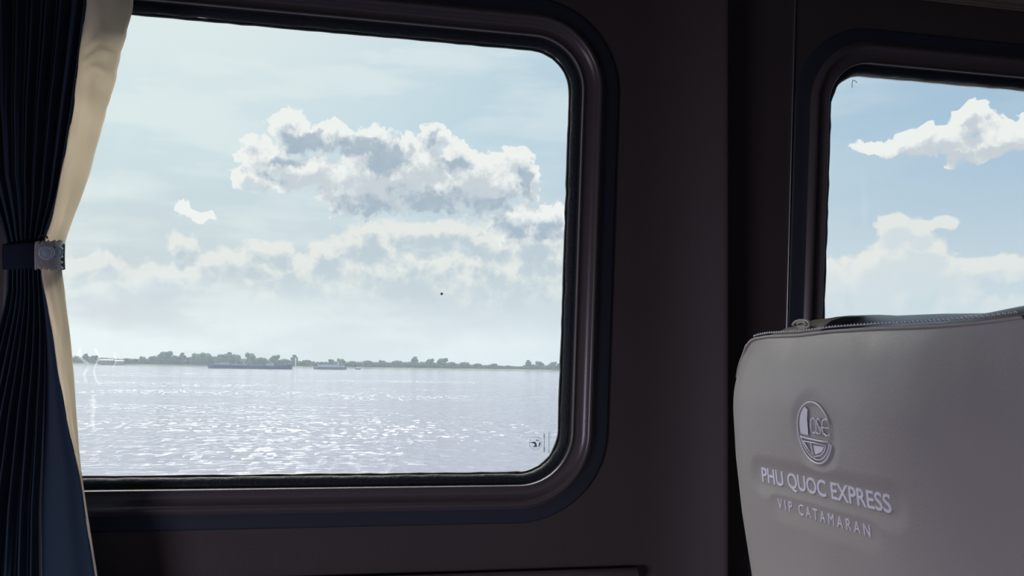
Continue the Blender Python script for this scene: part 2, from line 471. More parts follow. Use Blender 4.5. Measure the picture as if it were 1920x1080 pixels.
def lining_pt(t, py):
    xd, xo = smooth(cl_dark, py, 16), smooth(cl_out, py, 12)
    jx = 0
    if py < 250:                # crumpled hem high up
        jx = 3*noise.noise(Vector((t*2, py/26, 0)))*t
    px = xd-1+(xo-xd+1)*t+jx
    u, v = wpx(px, py, CW)
    wid = max(.0, (xo-xd)/80)
    cr = .006*noise.noise(Vector((t*3.1, py/60, 4.)))*min(1, wid*1.5)
    w = CW - .012 + .030*t*t*min(1, wid*1.6) - .010*math.sin(PI*t)*wid + cr
    for yc0, sl, am in ((122, 34, .010), (96, 46, .007), (140, 12, .006), (70, 20, .004)):
        w -= .7*am*math.exp(-((py-(yc0-sl*t+5*math.sin(t*9)))/5.0)**2)*min(1, t*2.2)*(1-.75*max(0, (t-.7)/.3))
    return W(u, v, w)
tt = [i/18 for i in range(19)]
lo = curtain_sheet(lining_pt, tt, ys, 'curtain_lining', M['lining'], .0008)
lo['label'] = 'beige lining of the curtain turned outwards and glowing in daylight'
# thin pale piping at the turned hem, low part
bm = bmesh.new()
tube(bm, [lining_pt(1.0, y)-WN*.002 for y in range(880, 1300, 12)], .0011, n=6)
link('hem_piping', bm, M['lining'], cur)
# tie-back band round the waist of the curtain
bm = bmesh.new()
tb = empty('curtain_tie', W(*wpx(60, 505, CW-.02), CW-.02))
tag(tb, 'dark tie-back band with pale buttoned tab around the curtain waist', 'curtain tie')
def band_pt(a, t):
    """a angle around waist, t 0..1 downwards"""
    x0, x1 = 10, 84
    cx, hx = (x0+118)/2, (118-x0)/2
    px = cx - hx*math.cos(a)
    py = 457+t*47 + 2*math.sin(a*2)
    u, v = wpx(px, py, CW)
    w = CW - .030*math.sin(a) + .0015*math.sin(t*PI)*-1
    return W(u, v, w)
nb = 48
g = [[bm.verts.new(band_pt(2*PI*k/nb, j/8)) for k in range(nb)] for j in range(9)]
for j in range(8):
    for k in range(nb):
        bm.faces.new((g[j][k], g[j][(k+1) % nb], g[j+1][(k+1) % nb], g[j+1][k]))
me = link('band', bm, M['navy'], tb)
md = me.modifiers.new('thickness', 'SOLIDIFY'); md.thickness = .002; md.offset = 1
# the tab
M['tab'] = mat('tab_cloth', (.60, .57, .54, 1), .85, .2, bump=(90, .6, .004), var=(50, (.42, .40, .38, 1)))
bm = bmesh.new()
def tab_pt(s, t, lift=0.0):
    px = 82+36.5*s
    jag = (1.6*math.sin(s*31)+1.0*math.sin(s*53)) if t in (0, 1) else 0
    py = 455+t*50+jag + (-3 if t < .5 else 2)*s*s
    if s > .97: px += 1.8*math.sin(t*29)
    a = math.acos(max(-1, min(1, (64-px)/54)))
    u, v = wpx(px, py, CW)
    return W(u, v, CW-.030*max(0, math.sin(a))-.006-lift-.002*math.sin(t*PI))
ni, nj = 28, 10
g = [[bm.verts.new(tab_pt(i/ni, j/nj)) for i in range(ni+1)] for j in range(nj+1)]
for j in range(nj):
    for i in range(ni): bm.faces.new((g[j][i], g[j][i+1], g[j+1][i+1], g[j+1][i]))
to = link('tab', bm, M['tab'], tb); to['label'] = 'pale cloth tab closing the tie-back'
md = to.modifiers.new('thickness', 'SOLIDIFY'); md.thickness = .0022
def disc(name, c, n, r, h, m, parent, label=None):
    bm = bmesh.new()
    q = n.to_track_quat('Z', 'Y').to_matrix()
    prof = [(0, h), (.45*r, h*.96), (.62*r, h*.8), (.72*r, h*.86), (.88*r, h*.9), (r, h*.5), (r, 0)]
    rings = []
    for (a, z) in prof:
        rings.append([bm.verts.new(c + q @ Vector((a*math.cos(2*PI*k/24), a*math.sin(2*PI*k/24), z))) for k in range(24 if a else 1)])
    for A, B in zip(rings, rings[1:]):
        for k in range(24):
            if len(A) == 1: bm.faces.new((A[0], B[k], B[(k+1) % 24]))
            else: bm.faces.new((A[k], B[k], B[(k+1) % 24], A[(k+1) % 24]))
    o = link(name, bm, m, parent)
    if label: o['label'] = label
    return o
nrm = (-WN+Vector((.35, 0, 0))).normalized()
disc('snap_button', tab_pt(.52, .42, .0008), nrm, .0105, .0045, M['button'], tb, 'round blue-grey snap button')
disc('snap_button', tab_pt(.90, .42, .0008), (nrm+Vector((.9, 0, 0))).normalized(), .0085, .004, M['button'], tb)
# cloth loop at the top of the tab
bm = bmesh.new()
cl = tab_pt(.35, 0, .001)
tube(bm, [cl+Vector((.006*math.cos(a), 0, .0045*math.sin(a)+.003)) for a in [k*PI/8 for k in range(9)]], .0012, n=6)
link('loop', bm, M['plastic'], tb)

# ------------------------------------------------------------------ seat
REC = math.radians(5.0); X0 = .55
SO = Vector((X0, 0, EYE.z))
SV = Vector((-math.sin(REC), 0, math.cos(REC)))   # up the reclined back
SN = Vector((-math.cos(REC), 0, -math.sin(REC)))  # towards the passenger behind
def S(y, q, h=0.0): return SO + Vector((0, y, 0)) + SV*q + SN*h
def spx(px, py, h=0.0):
    p = hit(px, py, SO+SN*h, SN) - SO
    return p.y, p.dot(SV)
# far edge as (q, y) and seam as (y, q)
far = sorted([(q, y) for y, q in [spx(*p) for p in ((1402, 650), (1391, 672), (1384.5, 695), (1380.5, 725), (1380.5, 760), (1385.5, 850), (1396, 950), (1417, 1080))]])
far = [(far[0][0]-.45, far[0][1]-.03)] + far
seam_px = [(1402, 650), (1407, 641), (1416, 636), (1440, 632), (1500, 629.5), (1560, 622), (1640, 617), (1700, 615), (1760, 612), (1840, 606), (1920, 596), (1935, 596)]
seam = sorted([spx(*p) for p in seam_px])
ynear = spx(1932, 700)[0]
QB = -.62
rise_px = [(1402, 2), (1410, 8), (1425, 13), (1440, 19), (1470, 28), (1510, 31), (1560, 22), (1600, 21), (1640, 20), (1700, 18), (1740, 17), (1780, 20), (1830, 27), (1880, 30), (1920, 31)]
def y_to_px(y):
    p = S(y, .07)-EYE
    return 960+F*p.dot(RT)/p.dot(fw)
def rise(y):
    p = S(y, .07)-EYE
    return interp(rise_px, y_to_px(y))/F*p.dot(fw)
yfar = max(y for q, y in far)
print('SEAT', ynear, yfar, seam[0], seam[-1])
NU, NV = 260, 300
text_boxes = []
def ell(px0, py0, rx, ry): return (px0, py0, rx, ry)
# pressed-in zones of the quilting behind the embroidery, on the back's own (y, q) plane
def seg_dist(p, a, b):
    ax, ay = a; bx, by = b
    t = max(0, min(1, ((p[0]-ax)*(bx-ax)+(p[1]-ay)*(by-ay))/((bx-ax)**2+(by-ay)**2)))
    return math.hypot(p[0]-ax-(bx-ax)*t, p[1]-ay-(by-ay)*t)
EMB_C = spx(1570, 807)
LN1 = (spx(1466, 888), spx(1716, 943))
LN2 = (spx(1497, 939), spx(1678, 990))
H1 = 1.1*abs(spx(1595, 902)[1]-spx(1597, 936)[1])
H2 = abs(spx(1590, 957)[1]-spx(1591, 978)[1])
ER = abs(spx(1565, 750)[1]-spx(1575, 864)[1])/2
print('EMB', EMB_C, ER, LN1, LN2, H1, H2)
def sstep(a, b, x):
    t = max(0, min(1, (x-a)/(b-a))); return t*t*(3-2*t)
def press(y, q):
    d = 1e9
    d1 = seg_dist((y, q), *LN1)-H1*.62
    d2 = seg_dist((y, q), *LN2)-H2*.75
    d3 = math.hypot(y-EMB_C[0], q-EMB_C[1])-ER*1.08
    e = 0
    for dd, dep in ((d1, .0026), (d2, .0018), (d3, .0026)):
        e = max(e, dep*(1-sstep(-.006, .016, dd)))
    return -e
def back_h(y, q, u, v):
    """cushion height of the back panel above its flat plane"""
    eu = min(u, 1-u)*2; 
    a = 1-(1-sstep(0, .42, u*1.0))**2.0*1.0 if u < .42 else 1
    b = 1-(1-min(1, (1-u)/.16))**2.4
    c = 1-(1-min(1, (1-v)/.14))**2.2
    h = .030*a*b*c
    h += .0022*noise.noise(Vector((y*9, q*5, 2)))*b*c
    # soft gathers just below the seam
    g = math.exp(-((1-v)/.10)**2)*(1-math.exp(-((1-v)/.02)**2))
    h += g*.0016*noise.noise(Vector((y*26, q*3, 5)))
    return h + press(y, q)
def q_top(y): return smooth(seam, y, .006)
_yf = {}
def yfar_at(v):
    k = round(v*2000)
    if k not in _yf:
        y = yfar
        for _ in range(8): y = .5*y+.5*smooth(far, QB+(k/2000)*(q_top(y)-QB), .006)
        _yf[k] = y
    return _yf[k]
def panel_pt(u, v):
    # u 0 near -> 1 far ; v 0 bottom -> 1 seam
    yf_ = yfar_at(v)
    yn_ = ynear-.02*(1-v) 
    # slight rounding of the near top corner
    y = yn_+(yf_-yn_)*u
    q = QB+v*(q_top(y)-QB)
    return y, q
def back_pt(y, q):
    """surface point for a given (y, q)"""
    v = (q-QB)/(q_top(y)-QB)
    yf_ = yfar_at(v); yn_ = ynear-.02*(1-v)
    u = (y-yn_)/(yf_-yn_)
    return back_h(y, q, u, v)
seat = empty('passenger_seat', Vector((X0+.25, (ynear+yfar)/2, ZF)))
tag(seat, 'grey leather passenger seat with embroidered logo on its back', 'seat')
bk = bmesh.new()
g = []
for j in range(NV+1):
    v = 1-(1-j/NV)**1.35
    row = []
    for i in range(NU+1):
        u = i/NU
        y, q = panel_pt(u, v)
        row.append(bk.verts.new(S(y, q, back_h(y, q, u, v))))
    g.append(row)
for j in range(NV):
    for i in range(NU): bk.faces.new((g[j][i], g[j][i+1], g[j+1][i+1], g[j+1][i]))
backrest = link('backrest', bk, M['leather'], seat)
# gusset and front of the backrest: rings growing from the border of the back panel
loop = [panel_pt(0, j/60) for j in range(61)] + [panel_pt(i/120, 1) for i in range(1, 121)] + [panel_pt(1, 1-j/60) for j in range(1, 61)]
def outward(i):
    a = loop[max(0, i-1)]; b = loop[min(len(loop)-1, i+1)]
    t = Vector((b[0]-a[0], b[1]-a[1])).normalized()
    n = Vector((-t.y, t.x))        # path goes up the near side, over the top, down the far side
    return n
gs = bmesh.new(); rows = []; hollow_shade = []
for k, (fo, dep) in enumerate(((0, 0), (.05, .0035), (.12, .010), (.45, .016), (.78, .026), (.97, .042), (1.0, .06), (.9, .085), (.6, .105), (.1, .118), (-1.2, .128), (-3.5, .134))):
    row = []
    for i, (y, q) in enumerate(loop):
        n = outward(i)
        side = .012
        if 60 <= i <= 180:
            top = rise(y); e = min(1, (i-60)/8, (180-i)/8+.15)
            o = side*(1-e)+top*e
            px = y_to_px(y)
            d2 = dep
            if 1516 < px < 1742 and 0 < k < 7:     # hollow roll between the two wings: the cover dips back before it rises
                bl = min(1, (px-1516)/14, (1742-px)/10)
                d2 = dep + bl*.022
                fo2 = fo*(1-bl)+bl*(0.0, .08, .10, .22, .50, .90, 1.0)[k]
            else: fo2 = fo
            n2 = Vector((n.x*.25, 1)) if e >= 1 else n
        else:
            o = side; d2 = dep; fo2 = fo; n2 = n
        p = (y+n2.x*o*fo2*(1 if fo2 > 0 else 1), q+n2.y*o*fo2)
        hs = back_h(y, q, 0, 1) if 60 <= i <= 180 else 0
        row.append(gs.verts.new(S(p[0], p[1], -d2)))
    rows.append(row)
for A, B in zip(rows, rows[1:]):
    k = rows.index(A)
    for i in range(len(A)-1):
        y_ = loop[i][0]
        if 60 <= i < 180 and 1 <= k <= 5 and 1518 < y_to_px(y_) < 1741: hollow_shade.append((k, i)); continue
        gs.faces.new((A[i], A[i+1], B[i+1], B[i]))
gs.faces.new(rows[-1])
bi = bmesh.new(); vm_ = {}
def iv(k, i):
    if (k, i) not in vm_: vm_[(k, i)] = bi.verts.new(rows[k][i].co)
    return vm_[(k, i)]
for k, i in hollow_shade: bi.faces.new((iv(k, i), iv(k, i+1), iv(k+1, i+1), iv(k+1, i)))
io = link('top_hollow_shade', bi, M['hollow_shade'], seat); io['label'] = 'smooth hollow in the top of the seat back, its shade put into the colour'
go = link('gusset', gs, M['leather_top'], seat)
go['label'] = 'smooth top and side panel of the seat back'
# piping and stitches on the seam
seam_pts = [S(*panel_pt(i/240, 1), .0012) for i in range(241)]
bm = bmesh.new(); tube(bm, [p+SV*.0008 for p in seam_pts]+[S(*panel_pt(1, 1-j/60), .001) for j in range(1, 5)], .0018, n=8)
link('piping', bm, M['piping'], seat)
bm = bmesh.new()
for i in range(4, 232, 3):
    if (i//3) % 1 == 0:
        a, b = seam_pts[i], seam_pts[i+2]
        tube(bm, [a+SV*.0052-SN*.0035, (a+b)/2+SV*.0066-SN*.003, b+SV*.0052-SN*.0035], .0009, n=6)
st = link('stitching', bm, M['thread'], seat); st['label'] = 'row of pale stitches along the seam'
# wrinkled loop of leather on top, beside the hollow
bm = bmesh.new()
cy, cq = spx(1513, 608, -.02)
for (rx, rz, rr_, ph) in ((.020, .0055, .0018, 0), (.011, .0032, .0014, .4)):
    tube(bm, [S(cy+rx*math.cos(a), cq+rz*math.sin(a), -.012) for a in [ph+k*2*PI/24 for k in range(20)]], rr_, n=6)
link('wrinkle', bm, M['piping'], seat)
# seat cushion, armrests, base
bm = bmesh.new(); ym = (ynear+yfar)/2; wy = yfar-ynear
bx = X0+.05
box(bm, (X0+.42, ym, ZF+.40), (.56, wy-.02, .13), .04, seg=4); link('seat_cushion', bm, M['leather'], seat)
for s in (-1, 1):
    bm = bmesh.new(); box(bm, (X0+.36, ym+s*(wy/2+.0), ZF+.60), (.36, .05, .05), .018, seg=4)
    box(bm, (X0+.26, ym+s*(wy/2), ZF+.46), (.06, .035, .26), .01)
    link('armrest', bm, M['plastic'], seat)
for s in (-1, 1):
    bm = bmesh.new(); box(bm, (X0+.40, ym+s*wy*.36, ZF+.17), (.06, .05, .34), .008); box(bm, (X0+.40, ym+s*wy*.36, ZF+.01), (.40, .07, .02), .006)
    link('leg', bm, M['plastic'], seat)

# embroidery
def text_verts(body, narrow):
    cu = bpy.data.curves.new('t', 'FONT'); cu.body = body; cu.size = 1; cu.extrude = 0; cu.offset = narrow; cu.resolution_u = 6
    ob = bpy.data.objects.new('t', cu); C.objects.link(ob)
    dg = bpy.context.evaluated_depsgraph_get()
    me = bpy.data.meshes.new_from_object(ob.evaluated_get(dg))
    bpy.data.objects.remove(ob); bpy.data.curves.remove(cu)
    return me
def emb_point(y, q, h): return S(y, q, back_pt(y, q)+h)
def lay_text(body, a, b, height, name, bold, label, gap=None, cuts=2):
    """letters laid between a and b (baseline middle line), following the padded surface"""
    bm = bmesh.new()
    me = text_verts(body, bold)
    bm.from_mesh(me)
    xs = [v.co.x for v in bm.verts]; zs = [v.co.y for v in bm.verts]
    x0, x1, z0, z1 = min(xs), max(xs), min(zs), max(zs)
    r = bmesh.ops.extrude_face_region(bm, geom=list(bm.faces))
    top = {e for e in r['geom'] if isinstance(e, bmesh.types.BMVert)}
    for v in bm.verts:
        t = (v.co.x-x0)/(x1-x0); z = (v.co.y-(z0+z1)/2)/(z1-z0)
        y = a[0]+(b[0]-a[0])*t; q = a[1]+(b[1]-a[1])*t+z*height
        v.co = emb_point(y, q, .0007 if v in top else -.001)
    bpy.data.meshes.remove(me)
    o = link(name, bm, M['thread'], backrest, smooth=False)
    o['label'] = label
    return o
lay_text('PHU QUOC EXPRESS', LN1[0], LN1[1], H1, 'lettering', .014, 'raised pale lettering PHU QUOC EXPRESS')
lay_text('V I P   C A T A M A R A N', LN2[0], LN2[1], H2, 'lettering', 0.0, 'smaller raised pale lettering VIP CATAMARAN')
# emblem, in units of its radius: x to the right as seen from behind, z up
bm = bmesh.new()
def eb(x, z, h=.0022): return emb_point(EMB_C[0]-x*ER*1.0, EMB_C[1]+z*ER, h)
def etube(pts, r, n=6): tube(bm, [eb(*p) for p in pts], r, n=n)
def arc(cx, cz, rx, rz, a0, a1, n=24): return [(cx+rx*math.cos(math.radians(a0+(a1-a0)*k/n)), cz+rz*math.sin(math.radians(a0+(a1-a0)*k/n))) for k in range(n+1)]
etube(arc(0, 0, 1, 1, 28, 342, 60), .0011)
etube(arc(0, 0, .88, .88, 190, 340, 30), .0008)
# bright crescent
pts = arc(-.05, .12, .78, .80, 118, 195, 16)
inn = [(-.28, .75), (-.36, .45), (-.38, .1), (-.40, -.12)]
f1 = [bm.verts.new(eb(x, z, .0028)) for x, z in pts]; f2 = [bm.verts.new(eb(x, z, .0020)) for x, z in inn]
bm.faces.new(f1+f2[::-1])
# deck and hull strokes
etube([(-.86, -.2), (-.6, -.22), (-.1, -.24), (.4, -.25), (.78, -.22)], .0010)
etube([(-.80, -.34), (-.30, -.34), (.55, -.36)], .0009)
etube([(-.26, -.34), (-.24, -.6), (-.18, -.84)], .0010)
etube([(-.72, -.36), (-.48, -.6), (-.26, -.76)], .0009)
etube([(.62, -.36), (.5, -.55), (.25, -.72), (-.12, -.80)], .0010)
f = [bm.verts.new(eb(x, z, .0016)) for x, z in ((-.18, -.42), (.48, -.42), (.30, -.6), (-.1, -.72))]; bm.faces.new(f)
# letters inside the ring
etube([(-.16, -.02), (-.17, .2), (-.12, .42), (.04, .48), (.14, .40), (.14, .1), (.04, -.02), (-.08, .0)], .0010)
etube([(.44, .44), (.28, .48), (.20, .38), (.28, .26), (.38, .16), (.36, .02), (.22, -.03), (.14, .02)], .0010)
etube([(.50, .20), (.92, .22), (.92, .40), (.76, .50), (.56, .42), (.48, .2), (.54, .02), (.72, -.05), (.92, .02)], .0010)
em = link('emblem', bm, M['thread'], backrest); em['label'] = 'round embroidered emblem above the lettering'

# ------------------------------------------------------------------ the river
SHORE = 700.0
def ground_pt(px, dist):
    """point on the water at the azimuth of a photo column, at distance along +Y"""
    d = ray(px, 688); k = dist/d.y
    return Vector((EYE.x+d.x*k, dist, WATER_Z))
def h_at(px, py, dist):
    d = ray(px, py); return EYE.z + d.z*dist/d.y
def px_line(px):            # shoreline height in the photo
    return interp([(-400, 676), (140, 684.5), (390, 687), (600, 691), (1050, 695.5), (2400, 716)], px)
def water():
    mt = bpy.data.materials.new('river_water'); mt.use_nodes = True
    nt = mt.node_tree; b = nt.nodes['Principled BSDF']
    b.inputs['Base Color'].default_value = (.20, .205, .265, 1)
    b.inputs['Roughness'].default_value = .12; b.inputs['IOR'].default_value = 1.33
    geo = nt.nodes.new('ShaderNodeNewGeometry')
    def nz(scale, sx, det, rot=0):
        mp = nt.nodes.new('ShaderNodeMapping'); mp.inputs['Scale'].default_value = (scale*sx, scale, scale)
        mp.inputs['Rotation'].default_value = (0, 0, rot)
        nt.links.new(geo.outputs['Position'], mp.inputs['Vector'])
        t = nt.nodes.new('ShaderNodeTexNoise'); t.inputs['Scale'].default_value = 1; t.inputs['Detail'].default_value = det; t.inputs['Roughness'].default_value = .6
        nt.links.new(mp.outputs[0], t.inputs['Vector']); return t.outputs['Fac']
    b1 = nt.nodes.new('ShaderNodeBump'); b1.inputs['Strength'].default_value = 1; b1.inputs['Distance'].default_value = .30
    b2 = nt.nodes.new('ShaderNodeBump'); b2.inputs['Strength'].default_value = 1; b2.inputs['Distance'].default_value = .085
    nt.links.new(nz(.35, .5, 4, .3), b1.inputs['Height']); nt.links.new(nz(2.2, .6, 5, -.2), b2.inputs['Height'])
    nt.links.new(b1.outputs['Normal'], b2.inputs['Normal'])
    def vm(op, a, b_):
        n = nt.nodes.new('ShaderNodeVectorMath'); n.operation = op; nt.links.new(a, n.inputs[0])
        if isinstance(b_, tuple): n.inputs[1].default_value = b_
        elif op == 'SCALE': nt.links.new(b_, n.inputs['Scale'])
        elif b_ is not None: nt.links.new(b_, n.inputs[1])
        return n.outputs[0]
    # facets of the short chop: each little wavelet has its own tilt
    wn = nt.nodes.new('ShaderNodeTexNoise'); wn.inputs['Scale'].default_value = 1.3; wn.inputs['Detail'].default_value = 2
    nt.links.new(geo.outputs['Position'], wn.inputs['Vector'])
    wp = vm('ADD', vm('MULTIPLY', geo.outputs['Position'], (3.6, 1.5, 0)), vm('MULTIPLY', wn.outputs['Color'], (1.2, 1.2, 0)))
    vo = nt.nodes.new('ShaderNodeTexVoronoi'); vo.voronoi_dimensions = '2D'; vo.inputs['Scale'].default_value = 1; nt.links.new(wp, vo.inputs['Vector'])
    gust = nt.nodes.new('ShaderNodeMapRange'); gust.inputs['From Min'].default_value = .38; gust.inputs['From Max'].default_value = .62
    gust.inputs['To Min'].default_value = .06; gust.inputs['To Max'].default_value = .50
    nt.links.new(nz(.035, .35, 3, .1), gust.inputs['Value'])
    tilt = vm('SCALE', vm('SUBTRACT', vo.outputs['Color'], (.5, .5, .5)), gust.outputs[0])
    tilt = vm('MULTIPLY', tilt, (1, 1, 0))
    nn = vm('NORMALIZE', vm('ADD', b2.outputs['Normal'], tilt), None)
    nt.links.new(nn, b.inputs['Normal'])
    return mt
bm = bmesh.new()
vs = [bm.verts.new(p) for p in ((-1500, 2.6, WATER_Z), (2500, 2.6, WATER_Z), (2500, 900, WATER_Z), (-1500, 900, WATER_Z))]
bm.faces.new(vs)
tag(link('river', bm, water(), smooth=False), 'pale rippled river water', kind='structure')

M['bank'] = mat('river_bank_soil', (.16, .17, .12, 1), .9, .1, var=(.08, (.09, .12, .07, 1)))
M['leafA'] = mat('foliage_mid', (.05, .10, .045, 1), .8, .1, var=(.4, (.03, .07, .035, 1)))
M['leafB'] = mat('foliage_dark', (.035, .075, .045, 1), .8, .1, var=(.4, (.02, .05, .03, 1)))
M['trunk'] = mat('tree_trunk', (.10, .08, .06, 1), .9, .1)
bm = bmesh.new()
n = 120; rows = []
for i in range(n+1):
    px = -700+3000*i/n
    p = ground_pt(px, SHORE); jy = 6*noise.noise(Vector((i*.3, 0, 0)))
    dz = p
    rows.append([bm.verts.new((p.x, p.y+jy-6, WATER_Z-.5)), bm.verts.new((p.x, p.y+jy-4, WATER_Z+.35)), bm.verts.new((p.x, p.y+jy+4, WATER_Z+1.2)), bm.verts.new((p.x*1.1, p.y+90, WATER_Z+1.6)), bm.verts.new((p.x*1.2, p.y+190, WATER_Z-.5))])
for A, B in zip(rows, rows[1:]):
    for k in range(4): bm.faces.new((A[k], B[k], B[k+1], A[k+1]))
tag(link('river_bank', bm, M['bank']), 'low green river bank across the water', kind='structure')
# continuous undergrowth band behind the single trees
def clump(bm, c, r, seed, sub=2, squash=(1, 1, 1), rough=.35):
    q = bmesh.ops.create_icosphere(bm, subdivisions=sub, radius=1)
    for v in q['verts']:
        k = 1+rough*noise.noise(v.co*2.1+Vector((seed, seed*1.7, 0)))+rough*.6*noise.noise(v.co*5.0+Vector((0, seed, 0)))
        v.co = Vector(c)+Vector((v.co.x*r*squash[0], v.co.y*r*squash[1], v.co.z*r*squash[2]))*k
tops = [(-700, 12), (100, 15), (145, 16), (175, 17), (220, 13.5), (250, 12), (275, 15), (308, 20), (345, 20), (410, 20), (470, 19), (515, 18), (560, 15), (600, 13), (650, 16), (720, 15), (777, 18), (830, 17), (870, 13), (930, 11.5), (975, 9), (990, 15), (1050, 14), (1500, 14), (2300, 12)]
bm = bmesh.new()
px = -650.0; i = 0
while px < 2250:
    hpx = interp(tops, px)*.66
    p = ground_pt(px, SHORE+14+4*math.sin(i)); hm = hpx/F*SHORE
    clump(bm, (p.x, p.y, WATER_Z+1+hm*.45), hm*.62, i*1.3, 2, (1.5, 1, .9)); px += 7.5; i += 1
tag(link('undergrowth', bm, M['leafB']), 'continuous dark green undergrowth filling the far bank', 'undergrowth', kind='stuff')

def tree_proto(kind, h=10.0):
    t = empty('tree', (0, 0, 0))
    bm = bmesh.new()
    if kind == 2:      # tall slim
        tube(bm, [(0, 0, 0), (.1, 0, h*.5), (0, 0, h*.8)], lambda s: .28*(1-.6*s), n=7)
    else:
        tube(bm, [(0, 0, 0), (.15, 0, h*.25), (-.1, .1, h*.55)], lambda s: .38*(1-.5*s), n=7)
        tube(bm, [(.15, 0, h*.25), (1.4, .2, h*.5)], .16, n=6); tube(bm, [(.1, 0, h*.3), (-1.4, -.2, h*.55)], .15, n=6)
    link('trunk', bm, M['trunk'], t)
    bm = bmesh.new(); R = random.Random(kind*5+1)
    if kind == 0:
        spec = [(0, 0, .62, .30)]+[(R.uniform(-.30, .30), R.uniform(-.2, .2), R.uniform(.38, .82), R.uniform(.13, .20)) for _ in range(9)]
    elif kind == 1:
        spec = [(0, 0, .55, .32)]+[(R.uniform(-.42, .42), R.uniform(-.2, .2), R.uniform(.34, .72), R.uniform(.13, .19)) for _ in range(10)]
    else:
        spec = [(0, 0, .5, .20), (0, 0, .72, .17), (.02, 0, .88, .12)]+[(R.uniform(-.14, .14), R.uniform(-.12, .12), R.uniform(.3, .85), R.uniform(.09, .13)) for _ in range(7)]
    for k, (x, y, z, r) in enumerate(spec):
        clump(bm, (x*h, y*h, z*h), r*h, k+kind*10, 2)
    link('crown', bm, M['leafA'] if kind != 1 else M['leafB'], t)
    return t
protos = [tree_proto(k) for k in range(3)]
used = [False]*3
tree_spec = [(145, 667, 0), (159, 663, 2), (174, 666, 0), (238, 670, 1), (252, 671, 1), (268, 668, 0), (289, 665, 1), (307, 658, 0), (324, 664, 1), (340, 661, 2), (356, 667, 1),
             (370, 662, 0), (387, 661, 0), (402, 666, 1), (414, 663, 0), (430, 660, 2), (444, 664, 0), (470, 661, 0), (490, 668, 1), (514, 665, 0), (534, 671, 1), (552, 665, 2), (574, 673, 1),
             (604, 677, 1), (622, 673, 0), (640, 672, 0), (660, 675, 1), (688, 674, 1), (718, 675, 0), (745, 674, 1), (777, 668.5, 2), (805, 672, 0), (828, 671, 0), (846, 677, 1), (872, 677, 1),
             (897, 680, 1), (927, 680, 1), (952, 684, 1), (991, 675, 2), (1012, 677, 0), (1036, 678, 0), (1052, 679, 1)]
special = {307: 'tallest rounded tree on the far bank, left of the blue barge', 777: 'slim tree rising alone above the right half of the far treeline',
           145: 'hazy tree at the end of the far bank, beside the curtain', 159: 'slim tree on the far bank close to the curtain edge',
           991: 'slim tree starting the last clump before the window frame', 1052: 'low tree on the far bank at the window frame edge',
           552: 'slim tree on the far bank just beyond the stern of the long barge'}
for (px, ty, k) in tree_spec:
    dist = SHORE + rnd.uniform(2, 10)
    p = ground_pt(px, dist); base = WATER_Z+.9
    hgt = h_at(px, ty, dist)-base
    if not used[k]: t = protos[k]; used[k] = True
    else:
        t = protos[k].copy(); C.objects.link(t)
        for ch in list(protos[k].children):
            c2 = ch.copy(); C.objects.link(c2); c2.parent = t
    s = hgt/10.0/(.96 if k != 2 else 1.0)
    wx = (1.0 if k != 2 else 1.25)*rnd.uniform(.95, 1.35)
    t.location = (p.x, p.y, base); t.scale = (s*wx, s, s); t.rotation_euler = (0, 0, rnd.choice([0, PI])+rnd.uniform(-.3, .3))
    tag(t, special.get(px) or {0: 'rounded green tree in the hazy treeline across the river', 1: 'low spreading dark tree in the hazy treeline across the river', 2: 'slim tall tree in the hazy treeline across the river'}[k], 'tree', 'trees along the far river bank')

# waterside house at the left
M['pinkwall'] = mat('house_wall', (.20, .16, .17, 1), .8, .2)
M['roof'] = mat('house_roof', (.30, .26, .28, 1), .7, .2)
def house(px, w_px, top, label, m):
    d = SHORE-3; p = ground_pt(px, d); s = d/F
    t = empty('house', (p.x, p.y, WATER_Z+.9))
    tag(t, label, 'house', 'houses on the far bank')
    hw = w_px*s; hh = h_at(px, top, d)-WATER_Z-.9
    bm = bmesh.new(); box(bm, (p.x, p.y, WATER_Z+.9+hh*.35), (hw, 5, hh*.7)); link('wall', bm, m, t, False)
    bm = bmesh.new()
    z = WATER_Z+.9+hh*.7
    v = [bm.verts.new(q) for q in ((p.x-hw*.56, p.y-3, z), (p.x+hw*.56, p.y-3, z), (p.x+hw*.56, p.y+3, z), (p.x-hw*.56, p.y+3, z), (p.x-hw*.5, p.y, z+hh*.3), (p.x+hw*.5, p.y, z+hh*.3))]
    for f in ((0, 1, 5, 4), (2, 3, 4, 5), (0, 4, 3), (1, 2, 5), (3, 2, 1, 0)): bm.faces.new([v[i] for i in f])
    link('roof', bm, M['roof'], t, False)
    for k in (-.3, 0, .3):
        bm = bmesh.new(); box(bm, (p.x+k*hw, p.y-2.52, WATER_Z+.9+hh*.35), (hw*.12, .1, hh*.25)); link('window', bm, M['roof'], t, False)
house(200, 22, 673, 'pale pinkish house on the far bank, the wider one near the curtain', M['pinkwall'])
house(224, 14, 675, 'narrow grey house on the far bank, right of the pinkish house', mat('house_wall_grey', (.17, .18, .20, 1), .8, .2))

